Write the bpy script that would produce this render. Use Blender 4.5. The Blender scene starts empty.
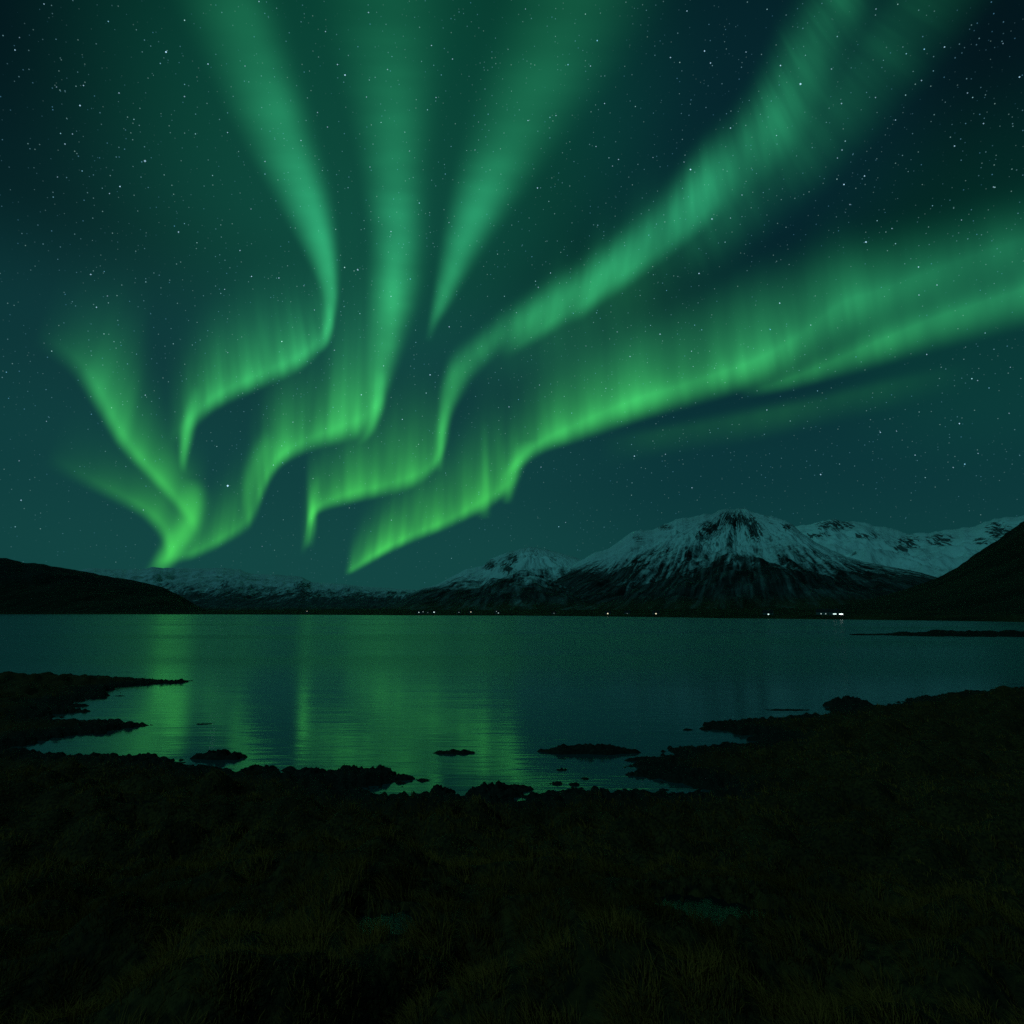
import bpy, math, random
import numpy as np
from mathutils import Vector

random.seed(7)
rng = np.random.default_rng(11)
C = bpy.context.scene.collection
S = bpy.context.scene

# ------------------------------------------------------------------ camera
FPX = 683.0                      # focal length in pixels of a 1024 px frame
HORIZON = 613.0                  # row of the true horizon
CAM_Z = 5.0                      # metres above the water
PITCH = math.atan((HORIZON - 512) / FPX)
cd = bpy.data.cameras.new('camera')
cam = bpy.data.objects.new('camera', cd)
C.objects.link(cam)
cd.sensor_width = 36.0
cd.lens = FPX * 36.0 / 1024.0
cd.clip_start = 0.05
cd.clip_end = 2.0e6
cam.location = (0, 0, CAM_Z)
cam.rotation_euler = (math.pi / 2 + PITCH, 0, 0)
S.camera = cam
S.view_settings.view_transform = 'Standard'
S.view_settings.look = 'None'
S.view_settings.exposure = 0.0
S.view_settings.gamma = 1.0
S.cycles.transparent_max_bounces = 96
S.cycles.max_bounces = 6
S.cycles.use_denoising = False
S.cycles.sample_clamp_indirect = 1.0

# ------------------------------------------------------------------ node helper
class NT:
    def __init__(s, tree):
        s.t = tree
        s.n = tree.nodes
    def node(s, kind, **kw):
        nd = s.n.new(kind)
        for k, v in kw.items():
            if k.startswith('i_'):
                nd.inputs[k[2:].replace('_', ' ')].default_value = v
            else:
                setattr(nd, k, v)
        return nd
    def link(s, a, b):
        s.t.links.new(a, b)
    def val(s, sock, x):
        if isinstance(x, bpy.types.NodeSocket):
            s.link(x, sock)
        else:
            sock.default_value = x
    def math(s, op, a, b=0.0, c=0.0, clamp=False):
        nd = s.n.new('ShaderNodeMath')
        nd.operation = op
        nd.use_clamp = clamp
        s.val(nd.inputs[0], a)
        s.val(nd.inputs[1], b)
        s.val(nd.inputs[2], c)
        return nd.outputs[0]
    def smooth(s, x, a, b, lo=0.0, hi=1.0):
        nd = s.n.new('ShaderNodeMapRange')
        nd.interpolation_type = 'SMOOTHSTEP'
        s.val(nd.inputs['Value'], x)
        s.val(nd.inputs['From Min'], a)
        s.val(nd.inputs['From Max'], b)
        s.val(nd.inputs['To Min'], lo)
        s.val(nd.inputs['To Max'], hi)
        return nd.outputs['Result']
    def mix(s, f, a, b, blend='MIX'):
        nd = s.n.new('ShaderNodeMix')
        nd.data_type = 'RGBA'
        nd.blend_type = blend
        s.val(nd.inputs[0], f)
        s.val(nd.inputs[6], a if isinstance(a, bpy.types.NodeSocket) else (*a, 1))
        s.val(nd.inputs[7], b if isinstance(b, bpy.types.NodeSocket) else (*b, 1))
        return nd.outputs[2]
    def noise(s, vec, scale, detail=4.0, rough=0.55, dim='3D'):
        nd = s.n.new('ShaderNodeTexNoise')
        nd.noise_dimensions = dim
        nd.inputs['Scale'].default_value = scale
        nd.inputs['Detail'].default_value = detail
        nd.inputs['Roughness'].default_value = rough
        if vec is not None:
            s.link(vec, nd.inputs['Vector'])
        return nd.outputs['Fac']
    def attr(s, name, out='Fac'):
        nd = s.n.new('ShaderNodeAttribute')
        nd.attribute_name = name
        return nd.outputs[out]
    def combine(s, x, y, z=0.0):
        nd = s.n.new('ShaderNodeCombineXYZ')
        s.val(nd.inputs[0], x)
        s.val(nd.inputs[1], y)
        s.val(nd.inputs[2], z)
        return nd.outputs[0]

def material(name):
    m = bpy.data.materials.new(name)
    m.use_nodes = True
    m.node_tree.nodes.clear()
    t = NT(m.node_tree)
    out = t.node('ShaderNodeOutputMaterial')
    return m, t, out

# ------------------------------------------------------------------ sky
W = bpy.data.worlds.new('World')
S.world = W
W.use_nodes = True
W.node_tree.nodes.clear()
t = NT(W.node_tree)
tc = t.node('ShaderNodeTexCoord')
D = tc.outputs['Generated']
sep = t.node('ShaderNodeSeparateXYZ')
t.link(D, sep.inputs[0])
ramp = t.node('ShaderNodeValToRGB')
t.link(sep.outputs['Z'], ramp.inputs[0])
cr = ramp.color_ramp
cr.interpolation = 'EASE'
SKY = [(0.0, (.0048, .048, .047)), (.07, (.0044, .046, .047)), (.20, (.0034, .037, .042)), (.34, (.0028, .028, .035)),
       (.48, (.0011, .0112, .0160)), (.60, (.0009, .0085, .0125)), (.74, (.0006, .0062, .0090)), (1.0, (.0002, .002, .003))]
while len(cr.elements) < len(SKY):
    cr.elements.new(.5)
for e, (p, c) in zip(cr.elements, SKY):
    e.position = p
    e.color = (*c, 1)
sky = ramp.outputs[0]

def glow(px, py, rad_deg, col, power=2.0):
    """a broad patch of diffuse auroral light round one direction of the sky"""
    d = pix_dir(px, py)
    nd = t.n.new('ShaderNodeVectorMath')
    nd.operation = 'DOT_PRODUCT'
    t.link(D, nd.inputs[0])
    nd.inputs[1].default_value = d
    f = t.smooth(nd.outputs['Value'], math.cos(math.radians(rad_deg)), 1.0)
    f = t.math('POWER', f, power)
    return t.mix(f, (0, 0, 0), col)

def pix_dir(x, y):
    cx, cy = (x - 512) / FPX, (512 - y) / FPX
    c, s = math.cos(PITCH), math.sin(PITCH)
    v = Vector((cx, c - cy * s, s + cy * c))
    return v.normalized()

for g in [(385, 110, 26, (.002, .048, .025), 1.8), (300, 450, 34, (.002, .016, .010), 1.2), (1000, 290, 15, (.000, .012, .002), 1.4), (735, 110, 15, (.0008, .011, .014), 1.0)]:
    nd = t.n.new('ShaderNodeMix')
    nd.data_type = 'RGBA'
    nd.blend_type = 'ADD'
    nd.inputs[0].default_value = 1.0
    t.link(sky, nd.inputs[6])
    t.link(glow(*g), nd.inputs[7])
    sky = nd.outputs[2]
# faint stars, three magnitudes of them
for scale, rad, gate, amp in [(58, .050, .68, 2.0), (104, .080, .36, .75), (210, .17, .10, .30)]:
    v = t.node('ShaderNodeTexVoronoi')
    v.inputs['Scale'].default_value = scale
    t.link(D, v.inputs['Vector'])
    s3 = t.node('ShaderNodeSeparateColor')
    t.link(v.outputs['Color'], s3.inputs[0])
    disc = t.smooth(v.outputs['Distance'], rad * .3, rad, 1.0, 0.0)
    g = t.smooth(s3.outputs[0], gate, 1.0, 0.0, 1.0)
    b = t.math('MULTIPLY', t.math('MULTIPLY', disc, t.math('POWER', g, 2.2)), amp)
    b = t.math('MULTIPLY', b, t.smooth(sep.outputs['Z'], 0.0, .30, .25, 1.0))
    tint = t.mix(s3.outputs[1], (.16, .52, .85), (.50, .90, .85))
    nd = t.n.new('ShaderNodeMix')
    nd.data_type = 'RGBA'
    nd.blend_type = 'ADD'
    t.link(b, nd.inputs[0])
    t.link(sky, nd.inputs[6])
    t.link(tint, nd.inputs[7])
    sky = nd.outputs[2]
bg = t.node('ShaderNodeBackground')
t.link(sky, bg.inputs['Color'])
bg.inputs['Strength'].default_value = 1.0
wo = t.node('ShaderNodeOutputWorld')
t.link(bg.outputs[0], wo.inputs['Surface'])

# ------------------------------------------------------------------ moonlight
ld = bpy.data.lights.new('moonlight', 'SUN')
ld.energy = 0.46
ld.angle = math.radians(2.0)
ld.color = (.155, .84, .90)
moon = bpy.data.objects.new('moonlight', ld)
C.objects.link(moon)
moon.rotation_euler = (math.radians(50), 0, math.radians(-52))

# ------------------------------------------------------------------ object helpers
def tag(o, label=None, cat=None, group=None, kind=None):
    if label: o['label'] = label
    if cat: o['category'] = cat
    if group: o['group'] = group
    if kind: o['kind'] = kind
    return o

def mesh_obj(name, V, F, mat=None, parent=None, attrs=None, smooth=False, loc=None):
    me = bpy.data.meshes.new(name)
    V = np.asarray(V, dtype=np.float32)
    if isinstance(F, np.ndarray):
        nf, k = F.shape
        me.vertices.add(len(V))
        me.vertices.foreach_set('co', V.ravel())
        me.loops.add(nf * k)
        me.loops.foreach_set('vertex_index', F.astype(np.int32).ravel())
        me.polygons.add(nf)
        me.polygons.foreach_set('loop_start', np.arange(0, nf * k, k, dtype=np.int32))
        me.update(calc_edges=True)
    else:
        me.from_pydata([tuple(v) for v in V.tolist()], [], F)
        me.update()
    me.polygons.foreach_set('use_smooth', np.full(len(me.polygons), smooth))
    for k, a in (attrs or {}).items():
        at = me.attributes.new(k, 'FLOAT', 'POINT')
        at.data.foreach_set('value', np.asarray(a, dtype=np.float32).ravel())
    if mat: me.materials.append(mat)
    o = bpy.data.objects.new(name, me)
    C.objects.link(o)
    if parent: o.parent = parent
    if loc is not None: o.location = loc
    return o

def empty(name, loc, rz=0.0):
    o = bpy.data.objects.new(name, None)
    o.empty_display_size = .2
    C.objects.link(o)
    o.location = loc
    o.rotation_euler = (0, 0, rz)
    return o

def grid_faces(nr, nc, wrap=False):
    i = np.arange(nr - 1)[:, None]
    j = np.arange(nc if wrap else nc - 1)[None, :]
    j2 = (j + 1) % nc
    a = i * nc + j; b = i * nc + j2; c = (i + 1) * nc + j2; d = (i + 1) * nc + j
    return np.stack([a, b, c, d], -1).reshape(-1, 4)

# ------------------------------------------------------------------ noise in numpy
def _h(ix, iy, seed):
    n = (ix.astype(np.int64) * 374761393 + iy.astype(np.int64) * 668265263 + seed * 1442695041) & 0xffffffff
    n = ((n ^ (n >> 13)) * 1274126177) & 0xffffffff
    n = (n ^ (n >> 16)) & 0xffffffff
    return n.astype(np.float64) / 0xffffffff

def vnoise(x, y, seed=0):
    x = np.asarray(x, float); y = np.asarray(y, float)
    xi, yi = np.floor(x), np.floor(y)
    xf, yf = x - xi, y - yi
    u = xf ** 3 * (xf * (xf * 6 - 15) + 10); v = yf ** 3 * (yf * (yf * 6 - 15) + 10)
    def g(dx, dy):
        a = _h(xi + dx, yi + dy, seed) * 2 * math.pi
        return np.cos(a) * (xf - dx) + np.sin(a) * (yf - dy)
    n = (g(0, 0) * (1 - u) + g(1, 0) * u) * (1 - v) + (g(0, 1) * (1 - u) + g(1, 1) * u) * v
    return n * 1.5

def fbm(x, y, oct=4, seed=0, gain=.5):
    a, f, s = 1.0, 1.0, 0.0
    for k in range(oct):
        s = s + a * vnoise(x * f, y * f, seed + k)
        a *= gain; f *= 2.03
    return s

def ridged(x, y, oct=4, seed=0):
    a, f, s = 1.0, 1.0, 0.0
    for k in range(oct):
        s = s + a * (1 - 2 * np.abs(vnoise(x * f, y * f, seed + k)))
        a *= .5; f *= 2.07
    return s

def sstep(x, a, b):
    q = np.clip((x - a) / (b - a), 0, 1)
    return q * q * (3 - 2 * q)

def az_of(px):
    """plan slope X/Y of an image column at the horizon (the camera is pitched about X only)"""
    return (np.asarray(px, float) - 512) / (FPX * math.cos(PITCH) + (HORIZON - 512) * math.sin(PITCH))

def to_plane(px, py, z=0.0):
    d = pix_dir(px, py)
    k = (z - CAM_Z) / d.z
    return np.array([d.x * k, d.y * k])

def catmull(P, n):
    P = np.asarray(P, float)
    P = np.vstack([2 * P[0] - P[1], P, 2 * P[-1] - P[-2]])
    m = len(P) - 3
    q = np.linspace(0, m - 1e-6, n)
    i = q.astype(int); f = (q - i)[:, None]
    a, b, c, d = P[i], P[i + 1], P[i + 2], P[i + 3]
    return .5 * (2 * b + (c - a) * f + (2 * a - 5 * b + 4 * c - d) * f ** 2 + (3 * b - a - 3 * c + d) * f ** 3)

# ------------------------------------------------------------------ foreshore: traced shoreline
SHORE_PX = [(-420, 664), (-150, 672), (0, 676), (75, 677), (125, 679), (165, 681), (190, 682), (163, 684), (125, 687), (102, 692), (104, 698),
            (60, 704), (82, 712), (52, 716), (58, 721), (110, 722), (142, 726), (110, 731), (58, 738), (18, 748), (30, 753), (75, 757),
            (125, 758), (160, 760), (190, 766), (215, 770), (240, 773), (280, 770), (320, 779), (345, 774), (375, 774), (400, 779),
            (420, 782), (395, 787), (366, 791), (382, 793), (410, 796), (440, 793), (456, 797), (472, 793), (512, 801), (537, 795),
            (572, 792), (622, 795), (677, 797), (697, 793), (687, 787), (657, 779), (634, 772), (630, 764), (662, 755), (677, 750),
            (717, 746), (752, 744), (762, 738), (732, 733), (704, 729), (714, 724), (772, 720), (822, 715), (836, 708), (892, 707),
            (914, 698), (942, 695), (992, 692), (1024, 689), (1200, 680), (1500, 670)]
poly = [to_plane(*p) for p in SHORE_PX]
poly += [np.array(p) for p in [(400., 60.), (15000., 0.), (15000., -15000.), (-15000., -15000.), (-15000., 0.), (-400., 60.)]]
poly = np.array(poly)

def shore_sd(X, Y):
    """signed distance to the shoreline, positive on land"""
    X = np.asarray(X, float); Y = np.asarray(Y, float)
    d2 = np.full(X.shape, 1e18)
    ins = np.zeros(X.shape, bool)
    n = len(poly)
    for i in range(n):
        ax, ay = poly[i]; bx, by = poly[(i + 1) % n]
        ex, ey = bx - ax, by - ay
        L = ex * ex + ey * ey + 1e-12
        k = np.clip(((X - ax) * ex + (Y - ay) * ey) / L, 0, 1)
        d2 = np.minimum(d2, (X - ax - k * ex) ** 2 + (Y - ay - k * ey) ** 2)
        cond = (ay > Y) != (by > Y)
        with np.errstate(divide='ignore', invalid='ignore'):
            xi = ax + (Y - ay) / (by - ay if by != ay else 1e-12) * ex
        ins ^= cond & (X < xi)
    d = np.sqrt(d2)
    return np.where(ins, d, -d)

PUDDLES = []          # (x, y, rx, ry, rotation, z)

def land_raw(X, Y, sd=None):
    if sd is None: sd = shore_sd(X, Y)
    r = np.hypot(X, Y)
    near = np.exp(-(sd / 3.0) ** 2)
    sd = sd + near * (-.22 + .65 * fbm(X * .42 + 9, Y * .80, 4, 70) + .40 * fbm(X * 1.9, Y * 3.0, 3, 75))
    n1 = fbm(X * .55, Y * .55, 4, 3)
    n2 = ridged(X * 1.7, Y * 1.7, 3, 9)
    tuss = np.abs(fbm(X * .50 + 3.1, Y * .50, 3, 21))
    land = .08 + .22 * (1 - np.exp(-np.maximum(sd, 0) / 1.6)) + .012 * np.minimum(np.maximum(sd, 0), 40) + .30 * fbm(X * .13 + 3, Y * .13, 3, 55) * sstep(sd, .5, 5)
    bank = 2.55 * sstep(-r, -16.0, -2.5)
    grassy = sstep(sd, .7, 3.0)
    zl = land + bank * sstep(sd, 0, 4) + grassy * (.14 * n1 + .52 * (tuss - .25)) + (1 - grassy) * (.12 * n2 - .06) * sstep(sd, -.2, .6) + .07 * n1
    zw = -.07 + .13 * np.maximum(sd, -14) + .13 * n2 * np.exp(np.minimum(sd, 0) / 1.1) * (sd > -4)
    w = sstep(sd, -.25, .35)
    return zl * w + zw * (1 - w)

def march(px, py):
    """where the ray of a pixel meets the land"""
    d = pix_dir(px, py)
    q = np.linspace(1.5, 40, 1500)
    X, Y, Z = d.x * q, d.y * q, CAM_Z + d.z * q
    hit = np.argmax(Z < land_raw(X, Y))
    return float(X[hit]), float(Y[hit]), float(Z[hit])

for (px, py, rx, ry, rot) in [(385, 918, .34, .26, .3), (716, 902, .60, .28, -.2), (470, 912, .30, .14, .1), (142, 800, .5, .25, .2)]:
    x, y, z = march(px, py)
    PUDDLES.append((x, y, rx, ry, rot, z - .06))

def puddle_q(X, Y, p):
    x, y, rx, ry, rot, z = p
    c, s = math.cos(rot), math.sin(rot)
    u = ((X - x) * c + (Y - y) * s) / rx; v = (-(X - x) * s + (Y - y) * c) / ry
    return np.hypot(u, v) * (1 + .28 * fbm(X * 2.3 + 7, Y * 2.3, 3, 77))

def land(X, Y, sd=None):
    z = land_raw(X, Y, sd)
    for p in PUDDLES:
        q = puddle_q(X, Y, p)
        k = 1 - sstep(q, 1.25, 3.2)
        bowl = p[5] - .06 + .13 * sstep(q, .35, 1.2) + .065 * fbm(X * 10, Y * 10, 4, 5) * (1 - sstep(q, .9, 1.3))
        z = z * (1 - k) + np.where(q < 1.2, bowl, np.clip(z, p[5] + .05, p[5] + .16)) * k
    return z

# ------------------------------------------------------------------ materials of the setting
def principled(name, col, rough=.9, spec=.2):
    m, t, out = material(name)
    p = t.node('ShaderNodeBsdfPrincipled')
    p.inputs['Base Color'].default_value = (*col, 1)
    p.inputs['Roughness'].default_value = rough
    p.inputs['Specular IOR Level'].default_value = spec
    t.link(p.outputs[0], out.inputs['Surface'])
    return m, t, p

def ground_material():
    m, t, p = principled('peaty_ground', (.03, .02, .01), .95, .1)
    geo = t.node('ShaderNodeNewGeometry')
    P = geo.outputs['Position']
    n = t.noise(P, 1.6, 6)
    n2 = t.noise(P, 14.0, 5)
    earth = t.mix(t.smooth(n, .35, .65), (.060, .028, .009), (.110, .048, .014))
    earth = t.mix(t.smooth(n2, .35, .7), earth, (.018, .012, .006))
    rock = t.mix(t.smooth(n2, .3, .7), (.012, .010, .008), (.030, .024, .018))
    t.link(t.mix(t.attr('grassy'), rock, earth), p.inputs['Base Color'])
    b = t.node('ShaderNodeBump', i_Strength=.9, i_Distance=.06)
    t.link(n2, b.inputs['Height'])
    t.link(b.outputs[0], p.inputs['Normal'])
    return m

def water_material(name, rough, bump_near, base=(.002, .060, .066), calm=False):
    m, t, p = principled(name, base, rough, .5)
    p.inputs['IOR'].default_value = 1.40
    geo = t.node('ShaderNodeNewGeometry')
    mp = t.node('ShaderNodeMapping')
    mp.inputs['Scale'].default_value = (.16, 1.0, 1.0)
    t.link(geo.outputs['Position'], mp.inputs[0])
    P = mp.outputs[0]
    w1 = t.noise(P, 2.6, 3, .5)
    w2 = t.noise(P, .42, 3, .5)
    h = t.math('ADD', t.math('MULTIPLY', w1, .35), w2)
    b = t.node('ShaderNodeBump', i_Strength=1.0)
    b.inputs['Distance'].default_value = bump_near
    t.link(h, b.inputs['Height'])
    t.link(b.outputs[0], p.inputs['Normal'])
    if not calm:                      # wind lanes: smoother and rougher stretches of the lake
        mp2 = t.node('ShaderNodeMapping')
        mp2.inputs['Scale'].default_value = (.0022, .012, 1)
        t.link(geo.outputs['Position'], mp2.inputs[0])
        lane = t.noise(mp2.outputs[0], 1.0, 4, .6)
        sy = t.node('ShaderNodeSeparateXYZ')
        t.link(geo.outputs['Position'], sy.inputs[0])
        open_water = t.smooth(sy.outputs[1], 14.0, 80.0, rough, .25)      # the near bays lie in the lee, the open lake is ruffled
        t.link(t.math('MULTIPLY', open_water, t.smooth(lane, .35, .68, .75, 1.35)), p.inputs['Roughness'])
    return m

# ------------------------------------------------------------------ ground (one polar sheet)
az = np.concatenate([np.linspace(-46, 46, 820), np.linspace(46, 314, 150)[1:-1]]) * math.pi / 180
rr = np.concatenate([[0.02, .6], np.geomspace(1.2, 75, 470), np.geomspace(78, 700, 24)[0:], np.geomspace(900, 15000, 10)])
A, R = np.meshgrid(az, rr)
GX, GY = R * np.sin(A), R * np.cos(A)
sd = shore_sd(GX, GY)
GZ = land(GX, GY, sd)
far = sstep(R, 60, 400)
GZ = np.where(sd < 0, np.minimum(GZ, .3) - far * 2.5, GZ)
mesh_obj('ground', np.stack([GX, GY, GZ], -1).reshape(-1, 3), grid_faces(len(rr), len(az), True)[:, ::-1], ground_material(),
         attrs={'grassy': sstep(sd, .8, 3.0)}, smooth=True)['kind'] = 'structure'

# ------------------------------------------------------------------ lake
WR = np.array([0.5, 40, 400, 4000, 26000]); WA = np.linspace(0, 2 * math.pi, 49)[:-1]
WAg, WRg = np.meshgrid(WA, WR)
lake = mesh_obj('lake_water', np.stack([WRg * np.sin(WAg), WRg * np.cos(WAg), 0 * WRg], -1).reshape(-1, 3), grid_faces(5, 48, True)[:, ::-1],
                water_material('lake_surface', .10, .026))
lake['kind'] = 'structure'
pool_mat = water_material('pool_surface', .16, .004, base=(.004, .012, .011), calm=True)
pool_mat.node_tree.nodes['Principled BSDF'].inputs['Specular IOR Level'].default_value = .07
for p in PUDDLES:
    x, y, rx, ry, rot, z = p
    a = np.linspace(0, 2 * math.pi, 40, endpoint=False)
    c, s = math.cos(rot), math.sin(rot)
    k = 1.25
    u, v = rx * k * np.cos(a), ry * k * np.sin(a)
    V = np.stack([u * c - v * s, u * s + v * c, 0 * a], -1)
    o = mesh_obj('puddle', V, [list(range(40))], pool_mat, loc=(x, y, z))
    o['kind'] = 'structure'

# ------------------------------------------------------------------ far shore and mountains
def interp(px, pts):
    pts = np.array(pts, float)
    return np.interp(px, pts[:, 0], pts[:, 1])

SHORE_DIST = [(-900, 4200), (0, 3300), (200, 2700), (330, 1900), (400, 1500), (512, 1330), (620, 960), (720, 700), (850, 590), (1024, 480), (1300, 420), (1900, 380)]
FOOT_DIST = [(-900, 4600), (0, 3650), (200, 3300), (330, 3300), (400, 3000), (512, 2600), (620, 2300), (720, 2100), (850, 1700), (1024, 800), (1300, 650), (1900, 600)]

def polar(px, r):
    s = az_of(px)
    k = r / np.sqrt(1 + s * s)
    return k * s, k

def far_shore_z(px, r):
    r0 = interp(px, SHORE_DIST)
    X, Y = polar(px, r)
    q = r - r0
    return -1.5 + 4.3 * sstep(q, -25, 30) + np.maximum(q, 0) * .010 + .9 * fbm(X / 55, Y / 55, 4, 31) * sstep(q, -20, 40) + 2.0 * fbm(X / 260, Y / 260, 3, 35) * sstep(q, 20, 300)

cols = np.linspace(-900, 1900, 1100)
tt = np.concatenate([np.linspace(0, .25, 26) ** 1.3, np.linspace(.2, 1.25, 34)[1:]])
tt = np.sort(tt)
PX, TT = np.meshgrid(cols, tt)
r0, r1 = interp(PX, SHORE_DIST) - 40, interp(PX, FOOT_DIST) + 500
RRf = r0 + (r1 - r0) * TT
X, Y = polar(PX, RRf)
Z = far_shore_z(PX, RRf)
m, t, p = principled('shore_grassland', (.04, .03, .015), .95, .05)
geo = t.node('ShaderNodeNewGeometry')
n = t.noise(geo.outputs['Position'], .012, 6, .6)
t.link(t.mix(t.smooth(n, .38, .62), (.018, .014, .007), (.050, .034, .013)), p.inputs['Base Color'])
mesh_obj('far_shore_land', np.stack([X, Y, Z], -1).reshape(-1, 3), grid_faces(len(tt), len(cols))[:, ::-1], m, smooth=True)['kind'] = 'structure'

def mountain_material(name, snowline, soft, snow=(.66, .76, .76), rock=(.013, .014, .014), heath=(.026, .020, .010), heath_top=70., streak=1.0, patch=1.0):
    m, t, p = principled(name, rock, .9, .08)
    geo = t.node('ShaderNodeNewGeometry')
    P = geo.outputs['Position']
    sp = t.node('ShaderNodeSeparateXYZ')
    t.link(P, sp.inputs[0])
    sn = t.node('ShaderNodeSeparateXYZ')
    t.link(geo.outputs['Normal'], sn.inputs[0])
    big = t.noise(P, .0022, 5, .6)
    fine = t.noise(P, .016, 6, .65)
    sv = t.combine(t.attr('fall_u'), t.attr('fall_v'))
    st = t.noise(sv, 1.0, 5, .62, '2D')
    st2 = t.noise(sv, 3.1, 4, .6, '2D')
    h = t.math('ADD', sp.outputs[2], t.math('MULTIPLY', t.math('SUBTRACT', big, .5), 330 * patch))
    h = t.math('ADD', h, t.math('MULTIPLY', t.math('SUBTRACT', st, .5), 520 * streak))
    h = t.math('ADD', h, t.math('MULTIPLY', t.math('SUBTRACT', st2, .5), 380 * streak))
    h = t.math('ADD', h, t.math('MULTIPLY', t.math('SUBTRACT', fine, .5), 240))
    grit = t.noise(P, .06, 5, .7)
    h = t.math('ADD', h, t.math('MULTIPLY', t.math('SUBTRACT', grit, .5), 260))
    h = t.math('ADD', h, t.math('MULTIPLY', t.attr('gully'), -38.0))
    cover = t.smooth(h, snowline - soft, snowline + soft)
    steep = t.smooth(t.math('ADD', sn.outputs[2], t.math('MULTIPLY', t.math('SUBTRACT', fine, .5), .5)), .38, .56)
    cover = t.math('MULTIPLY', cover, t.math('ADD', t.math('MULTIPLY', steep, .75), .25))
    bare = t.math('ADD', t.attr('crag'), t.math('MULTIPLY', t.smooth(t.attr('crag'), .08, .40), t.math('ADD', t.math('MULTIPLY', t.math('SUBTRACT', fine, .5), 1.5), t.math('MULTIPLY', t.math('SUBTRACT', st2, .5), 2.2))))
    cover = t.math('MULTIPLY', cover, t.smooth(bare, .38, .62, 1.0, 0.0))
    low = t.smooth(sp.outputs[2], heath_top * .4, heath_top, 1.0, 0.0)
    dark = t.mix(t.smooth(fine, .35, .65), rock, tuple(c * 1.9 for c in rock))
    hea = t.mix(t.smooth(st, .35, .65), heath, tuple(c * 2.0 for c in heath))
    body = t.mix(low, dark, hea)
    dusting = t.math('MULTIPLY', t.smooth(h, snowline - soft * 5, snowline), t.smooth(st2, .40, .75))
    body = t.mix(t.math('MULTIPLY', dusting, .14), body, snow)
    white = t.mix(t.smooth(big, .3, .7), snow, tuple(c * .80 for c in snow))
    t.link(t.mix(cover, body, white), p.inputs['Base Color'])
    b = t.node('ShaderNodeBump', i_Strength=.7, i_Distance=16.0)
    t.link(t.math('ADD', fine, t.math('ADD', st2, t.math('MULTIPLY', grit, .4))), b.inputs['Height'])
    t.link(b.outputs[0], p.inputs['Normal'])
    return m

def mountain(name, sil, dist, foot, mat, summit=None, crags=(), power=1.35, relief=1.0, rough=1.0, nc=760, nr=230, seed=1, gfreq=26.0, cut=None):
    """a mountain whose skyline follows SIL (image column, row); DIST and FOOT give the metres to its crest and to its foot by column"""
    sil = np.array(sil, float)
    cols = np.linspace(sil[0, 0], sil[-1, 0], nc)
    tq = np.concatenate([np.linspace(0, 1, nr), 1 + np.geomspace(.02, .9, 26)])
    PX, T = np.meshgrid(cols, tq)
    row = np.interp(PX, sil[:, 0], sil[:, 1])
    Dr = interp(PX, dist); Fr = interp(PX, foot)
    s = az_of(PX)
    kk = (512 - np.minimum(row, HORIZON + 2)) / FPX
    crest = CAM_Z + Dr / np.sqrt(1 + s * s) * (math.sin(PITCH) + kk * math.cos(PITCH)) / (math.cos(PITCH) - kk * math.sin(PITCH))
    jag = 1 + 0.012 * rough * fbm(PX * .09, PX * 0 + seed, 4, seed)
    crest = crest * jag
    Rr = Fr + (Dr - Fr) * T
    X, Y = polar(PX, Rr)
    zf = -4.0
    prof = np.where(T <= 1, np.clip(T, 0, 1) ** power, np.maximum(1 - (T - 1) * .9, 0.0))
    Z = zf + (crest - zf) * prof
    if summit is None:
        fu, fv = X / 90.0, Y / 700.0
        ang = X / 420.0; rad = Y
    else:
        sx, sy = polar(np.array(summit[0]), np.array(summit[1]))
        dx, dy = X - sx, Y - sy
        rad = np.hypot(dx, dy)
        ang = np.arctan2(dx, -dy)
        fu, fv = ang * gfreq, rad / 900.0
    wob = .35 * fbm(X / 500, Y / 500, 3, seed + 60)
    g = ridged(ang * (gfreq * .28 if summit else 1.0) + wob, rad / 1500.0 + wob, 4, seed + 5)
    fbig = fbm(X / 700, Y / 700, 5, seed + 40)
    env = np.clip(T, 0, 1) * np.clip(1 - T, 0, 1) * 4
    env = np.where(T > 1, .35, env)
    hh = np.maximum(crest - zf, 1)
    dz = (.055 * g + .085 * fbig) * hh * env * relief
    fineN = ridged(X / 130, Y / 130, 4, seed + 90)
    dz = dz + .014 * hh * fineN * sstep(prof, .08, .3) * np.clip(1.25 - T, .15, 1) * rough
    Z = Z + dz
    crag = np.zeros_like(Z)
    rise_ = np.arctan((Z - CAM_Z) / Y) - PITCH
    rowv = 512 - FPX * np.tan(rise_)
    for (cx, cy, wx, wy, a) in crags:
        crag = np.maximum(crag, a * np.exp(-(((PX - cx) / wx) ** 2 + ((rowv - cy) / wy) ** 2)))
    o = mesh_obj(name, np.stack([X, Y, Z], -1).reshape(-1, 3), grid_faces(len(tq), nc)[:, ::-1], mat,
                 attrs={'fall_u': fu, 'fall_v': fv, 'gully': g, 'crag': crag}, smooth=True)
    o['kind'] = 'structure'
    return o

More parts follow.
